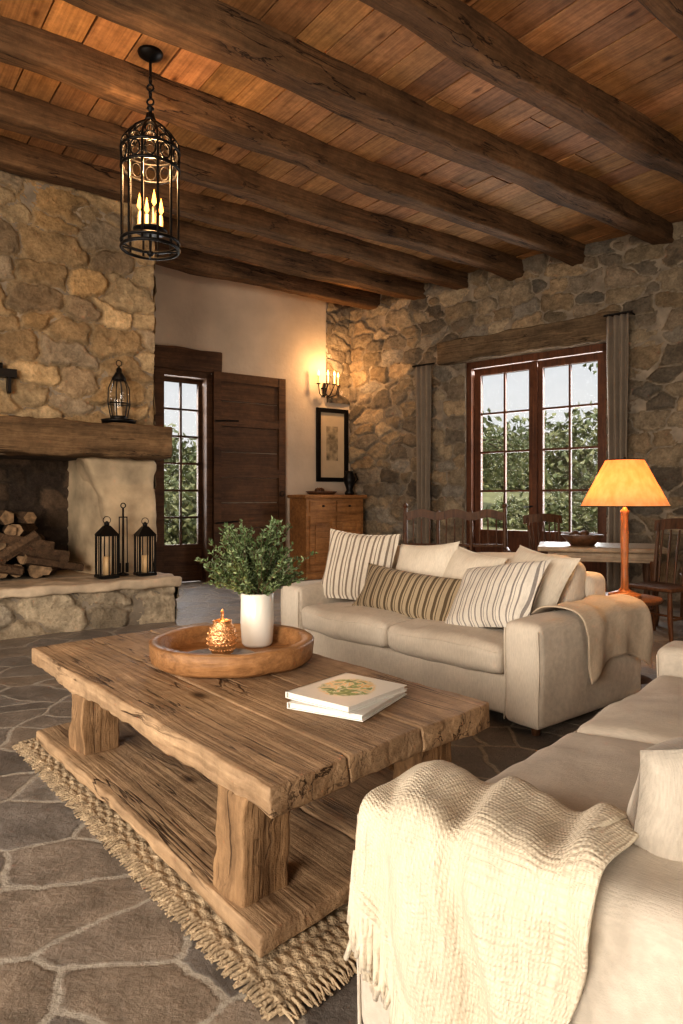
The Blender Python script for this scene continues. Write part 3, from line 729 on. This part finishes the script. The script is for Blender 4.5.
mb=MB(); mb.lathe([(0,0),(.03,0),(.03,.09),(0,.09)],(0,0,.03),12); mb.lathe([(.001,0),(.013,.016),(.001,.05)],(0,0,.125),10,mi=1); mb.build('candle',[M_candle,M_flame],None,cc)
VX,VY=-.44,3.55
mb=MB(); mb.lathe([(0,0),(.07,0),(.08,.015),(.087,.12),(.085,.27),(.08,.275),(.076,.26),(.076,.05),(0,.04)],(VX,VY,ZT+.027),36); mb.build('white_vase',M_white)
def leaf(mb,p,d,L,W,mi):
    d=d.normalized(); s_=d.cross(Vector((rnd()-.5,rnd()-.5,rnd()-.5))).normalized(); nn_=d.cross(s_)*.15*L
    mb.add([p,p+d*L*.45+s_*W/2+nn_,p+d*L,p+d*L*.45-s_*W/2+nn_],[(0,1,2,3)],mi)
mb=MB()
base=Vector((VX,VY,ZT+.27))
for i in range(140):
    a=U(0,6.283); el=U(.10,1.0)**.75
    d=Vector((math.cos(a)*(1-el*.72)-.10,math.sin(a)*(1-el*.72),.28+el*.85)).normalized()
    L=U(.27,.43)*(1.0 if el>.3 else .76)
    pts=[base+Vector((U(-.03,.03),U(-.03,.03),-.04))]
    for k_ in range(1,7):
        f=k_/6; pts.append(base+d*L*f+Vector((0,0,-.05*f*f*(1-el)))+Vector((U(-1,1),U(-1,1),U(-1,1)))*.011)
    mb.tube(pts,[.0028]*3+[.0018]*4,4,0)
    for k_ in range(2,7):
        for j in range(11):
            p=pts[k_].lerp(pts[k_-1],rnd())
            dd=(d*.5+Vector((U(-1,1),U(-1,1),U(-.6,1)))).normalized()
            leaf(mb,p,dd,U(.018,.034),U(.010,.016),1 if rnd()<.6 else 2)
mb.build('potted_plant',[M_twig,M_leafA,M_leafB])
# books
mb=MB(); FBk=frame((.03,2.64),(.246,.326),ZT)
def book(mb,w_,h_,z,t,M):
    mb.box(-w_/2,w_/2,-h_/2,h_/2,z,z+.003,2,M); mb.box(-w_/2,w_/2,-h_/2,h_/2,z+t-.003,z+t,0,M)
    mb.box(-w_/2+.008,w_/2-.008,-h_/2+.008,h_/2-.008,z+.003,z+t-.003,1,M); mb.box(-w_/2,w_/2,h_/2-.005,h_/2,z,z+t,2,M)
book(mb,.39,.32,.003,.024,Rot(8,'Z')); book(mb,.37,.31,.0275,.024,T(-.0,.01,0)@Rot(-2,'Z'))
mb.build('book_stack',[M_cover,M_paper,M_spine],FBk)

# ------------------------------------------------------------------ sofas
def sofa(name,M,W,D,mat,arm=.24,ah=.60,bh=.78,sh=.46):
    e=empty(name,M)
    def nf(p): return p+noise.noise_vector(p*3.2)*.010+noise.noise_vector(p*9)*.003
    def nf2(p):
        q=p+noise.noise_vector(p*2.6)*.018+noise.noise_vector(p*8)*.008
        return q
    mb=MB(); mb.rbox((.05,.05,.06),(W-.05,D-.02,.28),.03,(12,6,3),fn=nf); mb.build('base',mat,None,e)
    for i,x in enumerate((0,W-arm)):
        mb=MB(); mb.rbox((x,0,.045),(x+arm,D,ah),.045,(8,24,12),puff=(.010,.008,.012),fn=nf); mb.build('arm_%d'%(i+1),mat,None,e)
    mb=MB(); mb.rbox((arm-.02,D-.22,.06),(W-arm+.02,D,bh),.06,(18,5,9),puff=(0,.01,.01),fn=nf); mb.build('back',mat,None,e)
    n=2; sw=(W-2*arm)/n
    for i in range(n):
        mb=MB(); mb.rbox((arm+i*sw+.005,.0,.275),(arm+(i+1)*sw-.005,D-.22,sh-.01),.055,(22,22,5),puff=(.0,.014,.030),fn=nf2)
        mb.build('seat_cushion_%d'%(i+1),mat,None,e)
        mb=MB(); mb.rbox((arm+i*sw+.008,-.1,-.01),(arm+(i+1)*sw-.008,.1,.42),.08,(12,4,10),puff=(.0,.05,.02),fn=nf2,M=T(0,D-.32,sh-.0)@Rot(-12,'X'))
        mb.build('back_cushion_%d'%(i+1),mat,None,e)
    mb=MB()
    for x in(.08,W-.08):
        for y in(.08,D-.08): mb.lathe([(0,0),(.022,0),(.03,.07),(0,.07)],(x,y,0),10)
    mb.build('feet',M_chair,None,e)
    mb=MB()
    for x0_ in (0,W-arm):
        for xx in (x0_+.012,x0_+arm-.012):
            mb.tube([nf(Vector((xx,.006,.06+(ah-.10)*k/8))) for k in range(9)],.0045,6)
    for i in range(n):
        a=arm+i*sw+.03; b_=arm+(i+1)*sw-.03
        mb.tube([nf2(Vector((a+(b_-a)*k/14,.004-.012*math.sin(k/14*math.pi),sh-.045))) for k in range(15)],.004,6)
    mb.build('piping',mat,None,e)
    return e
FA=frame((-.479,5.30),(.643,-.766)); WA=2.34; DA=1.1
sofa('sofa',FA,WA,DA,M_sofa)
F0=(.028,1.53); Lv=(.66,.75); Bv=(.75,-.66)
FBs=frame((F0[0]+2.4*Lv[0],F0[1]+2.4*Lv[1]),(-.66,-.75)); 
sofa('sofa.001',FBs,2.4,1.05,M_sofab,ah=.575)
def pill(name,mat,M0,x,y,z,w_,h_,t,lean,yaw=0,roll=0,sd=0):
    mb=MB(); mb.pillow(w_,h_,t,sd=sd)
    mb.build(name,mat,M0@T(x,y,z)@Rot(yaw,'Z')@Rot(-lean,'X')@Rot(roll,'Y'),weld=True)
pill('throw_pillow',M_p1,FA,.42,.44,.735,.62,.58,.19,20,yaw=24,roll=3,sd=1)
pill('cushion',M_cream,FA,.92,.64,.72,.58,.46,.18,22,yaw=0,roll=-5,sd=2)
pill('cushion.001',M_cream,FA,1.34,.64,.70,.50,.44,.18,26,yaw=-4,roll=8,sd=3)
pill('lumbar_pillow',M_p2,FA,1.06,.34,.60,.98,.35,.16,28,yaw=3,roll=3,sd=4)
pill('throw_pillow.001',M_p3,FA,1.76,.38,.655,.66,.50,.20,40,yaw=-8,roll=-12,sd=5)
pill('cushion.002',M_cream,FA,1.84,.68,.72,.54,.46,.2,28,yaw=-10,roll=6,sd=6)
pill('cushion.003',M_sofab,FBs,2.05,.67,.62,.44,.44,.19,24,yaw=-38,roll=6,sd=7)

# ------------------------------------------------------------------ throws
def pathpt(path,f):
    L=[0]
    for a,b_ in zip(path,path[1:]): L.append(L[-1]+math.dist(a,b_))
    t=f*L[-1]
    for i in range(len(path)-1):
        if t<=L[i+1] or i==len(path)-2:
            g=(t-L[i])/(L[i+1]-L[i]); a,b_=path[i],path[i+1]
            return a[0]+(b_[0]-a[0])*g,a[1]+(b_[1]-a[1])*g
FTh=frame(F0,Bv)
def smoothpath(pts,it=3):
    for _ in range(it):
        q=[pts[0]]
        for a,b_ in zip(pts,pts[1:]):
            q.append((a[0]*.75+b_[0]*.25,a[1]*.75+b_[1]*.25)); q.append((a[0]*.25+b_[0]*.75,a[1]*.25+b_[1]*.75))
        q.append(pts[-1]); pts=q
    return pts
def zhem(b_):
    return max(.07,.44-.75*b_-.7*max(0,b_-.12))
def ridge(x):
    s=.5+.5*math.sin(x); return s**1.6
def throwfn(a,q):
    bb=.035+(.57-.13*a)*q
    zb_=zhem(bb)
    path=smoothpath([(.40,.49),(.33,.495),(.285,.55),(.25,.595),(.12,.59),(.0,.595),(-.030,.56),(-.033,.42),(-.033,zb_)],2)
    y,z=pathpt(path,a)
    ph=bb*27-(a-.3)*7+1.8*noise.noise(Vector((bb*2.5,a*2.2,7)))
    fold=.042*ridge(ph)+.016*ridge(ph*1.9+1.3)+.014*noise.noise(Vector((bb*8,a*6,2)))
    amp=.62+.40*a
    if q<.12: amp*=.25+.75*q/.12
    fold=(fold+.002)*amp
    wv=min(1,max(0,(z-.52)/.07))
    if y<.1: o2=Vector((-1,0))*(1-wv)+Vector((0,1))*wv
    elif y>.27: o2=Vector((.3,.9))
    else: o2=Vector((0,1))
    y+=o2.x*fold; z+=o2.y*fold
    x=bb+.02*math.sin(a*9+q*3)*(1 if q>.9 else .3)
    return Vector((x,y,max(z,.03)))
mb=MB()
NU,NV=120,150
mb.grid(throwfn,NU,NV)
mb.knit=[(i/NU*1.05,j/NV*.60,0) for j in range(NV+1) for i in range(NU+1)]
for i in range(72):
    q=i/71*.75
    p=throwfn(1,q); p0=throwfn(.97,q)
    L=U(.11,.17); L=min(L,max(.02,p.z-.01))
    s1,s2=U(-.010,.010),U(-.02,.02)
    mb.lathe([(0,-.007),(.007,-.003),(.006,.005),(0,.007)],tuple(p),7,mi=1)
    mb.tube([p0,p,p+Vector((s1*.6,U(-.008,.0),-L*.35)),p+Vector((s1,U(-.010,.0),-L*.7)),p+Vector((s2,U(-.012,.004),-L))],[.003,.0042,.0036,.0034,.0022],5,mi=1)
for i in range(12):
    a=.88+.12*i/11; p=throwfn(a,0)
    L=U(.07,.10); mb.tube([p,p+Vector((-.004,-.004,-L*.5)),p+Vector((U(-.010,.0),U(-.01,.006),-L))],[.004,.0036,.0022],5,mi=1)
mb.build('knit_throw_blanket',[M_throw,M_fringe],FTh,solid=.008)
mb=MB()
def th2(a,q):
    y=.36+.72*q
    path=smoothpath([(WA-.34,.50),(WA-.27,.59),(WA-.2,.635),(WA-.04,.635),(WA+.03,.60),(WA+.04,.45),(WA+.04,.24+.12*math.sin(q*3.4))],2)
    x,z=pathpt(path,a)
    f=.018*ridge(y*22+a*5)+.016*noise.noise(Vector((y*6,a*5,5)))+.006
    if x>WA+.015: x+=f
    else: z+=f
    return Vector((x,y+.08*(a-.5),z))
mb.grid(th2,50,60); mb.build('draped_throw',M_throw2,FA,solid=.008)

# ------------------------------------------------------------------ lamp + side table
LX,LY=1.99,4.78
mb=MB(); mb.lathe([(0,.54),(.24,.54),(.25,.555),(.24,.57),(0,.57)],(LX,LY,0),28); mb.lathe([(.18,0),(.03,.04),(.03,.52),(.12,.54)],(LX,LY,0),18); mb.build('side_table',M_chair)
lp=empty('table_lamp',T(LX,LY,.571))
mb=MB(); mb.lathe([(0,0),(.11,0),(.11,.02),(.05,.04),(.026,.06),(.024,.2),(.028,.4),(.024,.58),(.032,.6),(.012,.62),(.01,.72),(0,.72)],(0,0,0),20); mb.build('stem',M_lampw,None,lp)
mb=MB(); mb.lathe([(.292,.635),(.125,.96)],(0,0,0),48); mb.build('shade',M_shade,None,lp,solid=.003)
mb=MB(); mb.ring((0,0,.635),.293,.004,40); mb.ring((0,0,.96),.126,.004,30)
for k_ in range(3): 
    a=k_*2.094; mb.tube([(0,0,.94),(.125*math.cos(a),.125*math.sin(a),.96)],.003,5)
mb.lathe([(0,0),(.012,0),(.008,.03),(0,.035)],(0,0,.95),10); mb.tube([(0,0,.7),(0,0,.95)],.004,5); mb.build('harp',M_iron,None,lp)

# ------------------------------------------------------------------ dining furniture & settle
def chair(name,M,s=1.0):
    mb=MB(); W=.44*s
    for x in(-W/2+.03,W/2-.03):
        mb.tube([(x*1.1,-.2,0),(x,-.19,.2),(x*.95,-.18,.45)],[.016,.024,.018],8)
        mb.tube([(x*1.1,.22,0),(x,.19,.45),(x*1.0,.23,.8),(x*1.05,.28,1.03)],[.016,.02,.018,.014],8)
        mb.tube([(x,-.19,.2),(x*1.05,.2,.2)],.011,6)
    mb.tube([(-W/2+.03,-.0,.2),(W/2-.03,0,.2)],.011,6)
    mb.rbox((-W/2,-.22,.44),(W/2,.22,.475),.015,(4,4,1))
    for i in range(5):
        x=-W/2+.08+i*(W-.16)/4; mb.tube([(x,.18,.47),(x*1.02,.22,.75),(x*1.05,.265,.97)],[.009,.012,.008],6)
    mb.grid(lambda a,b_:Vector(((a-.5)*W*1.12,.275-.03*math.cos((a-.5)*3)+.012*b_,.95+.10*b_+.03*math.cos((a-.5)*3))),10,3)
    mb.grid(lambda a,b_:Vector(((a-.5)*W*1.12,.293-.03*math.cos((a-.5)*3)+.012*b_,.95+.10*b_+.03*math.cos((a-.5)*3))),10,3)
    mb.build(name,M_chair,M)
chair('dining_chair',T(2.92,6.2,0)@Rot(-60,'Z'),1.1)
chair('dining_chair.001',T(3.75,7.0,0)@Rot(-110,'Z'))
chair('dining_chair.002',T(2.55,8.25,0)@Rot(5,'Z'))
dt=empty('dining_table',T(2.75,7.25,0)@Rot(-18,'Z'))
mb=MB(); mb.rbox((-.62,-.45,.72),(.62,.45,.77),.012,(3,3,1)); mb.box(-.52,.52,-.36,.36,.62,.72)
mb.build('top',wood('dining_table_top',(.50,.38,.26),(.30,.21,.14),axis=0,rough=.35),None,dt)
mb=MB()
for x in(-.5,.5):
    for y in(-.34,.34): mb.lathe([(.0,0),(.03,0),(.045,.1),(.03,.3),(.05,.5),(.05,.64)],(x,y,0),12)
mb.build('legs',M_chair,None,dt)
mb=MB(); mb.lathe([(0,.0),(.12,.0),(.22,.11),(.21,.115),(.11,.012),(0,.012)],(0,0,0),20)
for i in range(9): mb.lathe([(0,0),(.04,.02),(.045,.05),(.03,.075),(0,.085)],(U(-.09,.09),U(-.09,.09),.03+U(0,.05)),9)
mb.build('wooden_bowl',M_chair,T(2.55,7.2,.772))
st=empty('wooden_settle',frame((.78,8.35),(1.0,-.16)))
mb=MB(); Wd=1.2
for x in(0,Wd):
    mb.tube([(x,0,0),(x,.02,.6),(x,.06,1.15)],[.03,.03,.024],8); mb.tube([(x,-.5,0),(x,-.5,.66)],[.026,.026],8)
    mb.tube([(x,.02,.66),(x,-.25,.68),(x,-.54,.66)],.024,8)
    mb.lathe([(0,0),(.03,.01),(.035,.04),(.0,.07)],(x,.06,1.15),10)
for x in(.4,.8): mb.tube([(x,.0,.42),(x,.06,1.12)],.02,8)
mb.rbox((-.02,-.52,.40),(Wd+.02,.02,.45),.015,(4,4,1))
mb.grid(lambda a,b_:Vector((a*Wd,.06,1.0+.1*b_+.04*math.sin(a*math.pi*3)**2)),30,2); mb.grid(lambda a,b_:Vector((a*Wd,.035,1.0+.1*b_+.04*math.sin(a*math.pi*3)**2)),30,2)
mb.tube([(0,.03,.7),(Wd,.03,.7)],.018,8)
for i in range(11):
    x=.1+i*.1; mb.tube([(x,.03,.7),(x,.05,1.02)],.010,6)
mb.build('frame',M_chair,None,st)
mb=MB(); mb.rbox((.03,-.5,.452),(Wd-.03,-.02,.55),.04,(8,4,2),puff=(0,0,.02)); mb.build('seat_pad',M_cream,None,st)

# ------------------------------------------------------------------ outdoors
mb=MB()
def hill(a,b_):
    x=-60+130*a; y=12.5+90*b_
    d=max(0,y-16)
    return Vector((x,y,-.14+ (d*.06+1.6*noise.noise(Vector((x*.05,y*.05,3)))*min(1,d/15))*1.0))
mb.grid(hill,80,60)
mb.box(-60,70,-20,13,-.3,-.14); mb.build('ground',M_grass)
def bush(blobs,cnt,ls):
    mb=MB()
    for (x,y,z,rx,ry,rz) in blobs:
        for i in range(cnt):
            d=Vector((random.gauss(0,1),random.gauss(0,1),random.gauss(0,1))).normalized()*(U(.55,1.0))
            p=Vector((x+d.x*rx,y+d.y*ry,z+d.z*rz)); leaf(mb,p,Vector((U(-1,1),U(-1,1),U(-1,1))),ls*U(.7,1.4),ls*.6,0 if rnd()<.55 else 1)
    return mb
def hedge(name,cx,cy,dx,dy,n,zr,r,cnt=900,ls=.22):
    bl=[]
    for i in range(n):
        f=(i/(n-1)-.5)*2; z=U(*zr); bl.append((cx+dx*f+U(-.5,.5),cy+dy*f+U(-.5,.5),z*.5,r*U(.8,1.3),r*U(.8,1.2),z*.55))
    bush(bl,cnt,ls).build(name,[M_treeA,M_treeB])
hedge('hedge',9.5,21,6,-4,12,(.8,1.5),1.1)
hedge('hedge.001',-4.5,18.5,5.0,2.0,12,(1.2,2.1),1.3)
hedge('tree_line',8,40,26,-3,28,(4,7),2.8,900,.5)
def tree(name,x,y,h,r,z=-.2,n=9,cnt=420):
    mb=bush([(x+U(-r,r)*.6,y+U(-r,r)*.6,z+h*U(.6,1.0),r*U(.4,.8),r*U(.4,.8),r*U(.25,.5)) for i in range(n)],cnt,.2)
    mb.tube([(x,y,z-.3),(x+.1,y,z+h*.4),(x-.1,y+.1,z+h*.9)],[.2,.14,.05],8,2)
    for i in range(8): 
        a=U(0,6.28); mb.tube([(x,y,z+h*U(.35,.8)),(x+math.cos(a)*r*.5,y+math.sin(a)*r*.5,z+h*.85),(x+math.cos(a)*r,y+math.sin(a)*r,z+h*U(.7,1.0))],[.07,.04,.015],5,2)
    mb.build(name,[M_treeA,M_treeB,M_twig])
tree('tree',7.7,18.4,6.2,1.8,n=4,cnt=180); tree('tree.001',13.5,26,6,2.4); tree('tree.002',5.2,29,4.6,2.5)

# ------------------------------------------------------------------ lights
def light(name,t,loc,e,col,size=.1,sy=None,target=None,spread=None):
    l=bpy.data.lights.new(name,t); l.energy=e; l.color=col
    if t=='AREA':
        l.shape='RECTANGLE'; l.size=size; l.size_y=sy or size
        if spread: l.spread=math.radians(spread)
    elif t=='SUN': l.angle=math.radians(2)
    else: l.shadow_soft_size=size
    o=bpy.data.objects.new(name,l); bpy.context.collection.objects.link(o); o.location=loc
    if target: o.rotation_euler=(Vector(target)-Vector(loc)).to_track_quat('-Z','Y').to_euler()
    return o
WD=(1,.90,.775)
light('daylight_near_window','AREA',(-2.9,-2.95,1.95),270,WD,2.8,2.6,(-2.0,4,.8),spread=140)
light('daylight_side_window','AREA',(3.2,-2.95,1.95),80,WD,2.6,2.6,(2.4,4,.7),spread=140)
light('left_fill_light','AREA',(-5.45,.8,1.95),125,WD,2.6,2.4,(0,2.2,.5),spread=140)  # fill light added at the made-up left opening, brightens left-facing sides
dw=FR@Vector(((D0+D1)/2,.6,1.9)); dtg=FR@Vector(((D0+D1)/2,-4,.3))
light('daylight_french_door','AREA',dw,200,(.97,.96,.95),2.0,2.8,dtg)
dw=FB@Vector(((G0+G1)/2,-.55,1.9)); dtg=FB@Vector(((G0+G1)/2,4,.2))
light('daylight_back_door','AREA',dw,50,(.97,.96,.95),.7,2.4,dtg)
light('lamp_bulb','POINT',(LX,LY,1.36),42,(1,.55,.22),.05)
sp_=FB@Vector((.55,.42,3.40)); light('sconce_bulbs','POINT',sp_,40,(1,.56,.24),.06)
light('pendant_candles','POINT',(P[0],P[1],3.80),50,(1,.58,.26),.05)
light('tealight','POINT',(-.575,3.28,ZT+.29),.8,(1,.55,.2),.02)
light('sun','SUN',(-10,-20,30),2.4,(1,.92,.8),target=(0,0,-16))
W_=bpy.data.worlds.new('World'); bpy.context.scene.world=W_; W_.use_nodes=True
nt=W_.node_tree; bg=nt.nodes['Background']
tc=nt.nodes.new('ShaderNodeTexCoord'); sz=nd(nt,'ShaderNodeSeparateXYZ',i0=tc.outputs['Generated']).outputs[2]
nt.links.new(ramp(nt,sz,[(.0,(.90,.89,.85)),(.5,(.66,.73,.84))]),bg.inputs[0]); bg.inputs[1].default_value=.9

# ------------------------------------------------------------------ camera
cam=bpy.data.cameras.new('camera'); co_=bpy.data.objects.new('camera',cam); bpy.context.collection.objects.link(co_)
cam.sensor_fit='VERTICAL'; cam.sensor_height=36; cam.lens=680/1024*36; cam.shift_y=-12/1024; cam.clip_start=.05; cam.clip_end=200
co_.location=(0,0,1.25); co_.rotation_euler=(math.pi/2,0,0)
bpy.context.scene.camera=co_
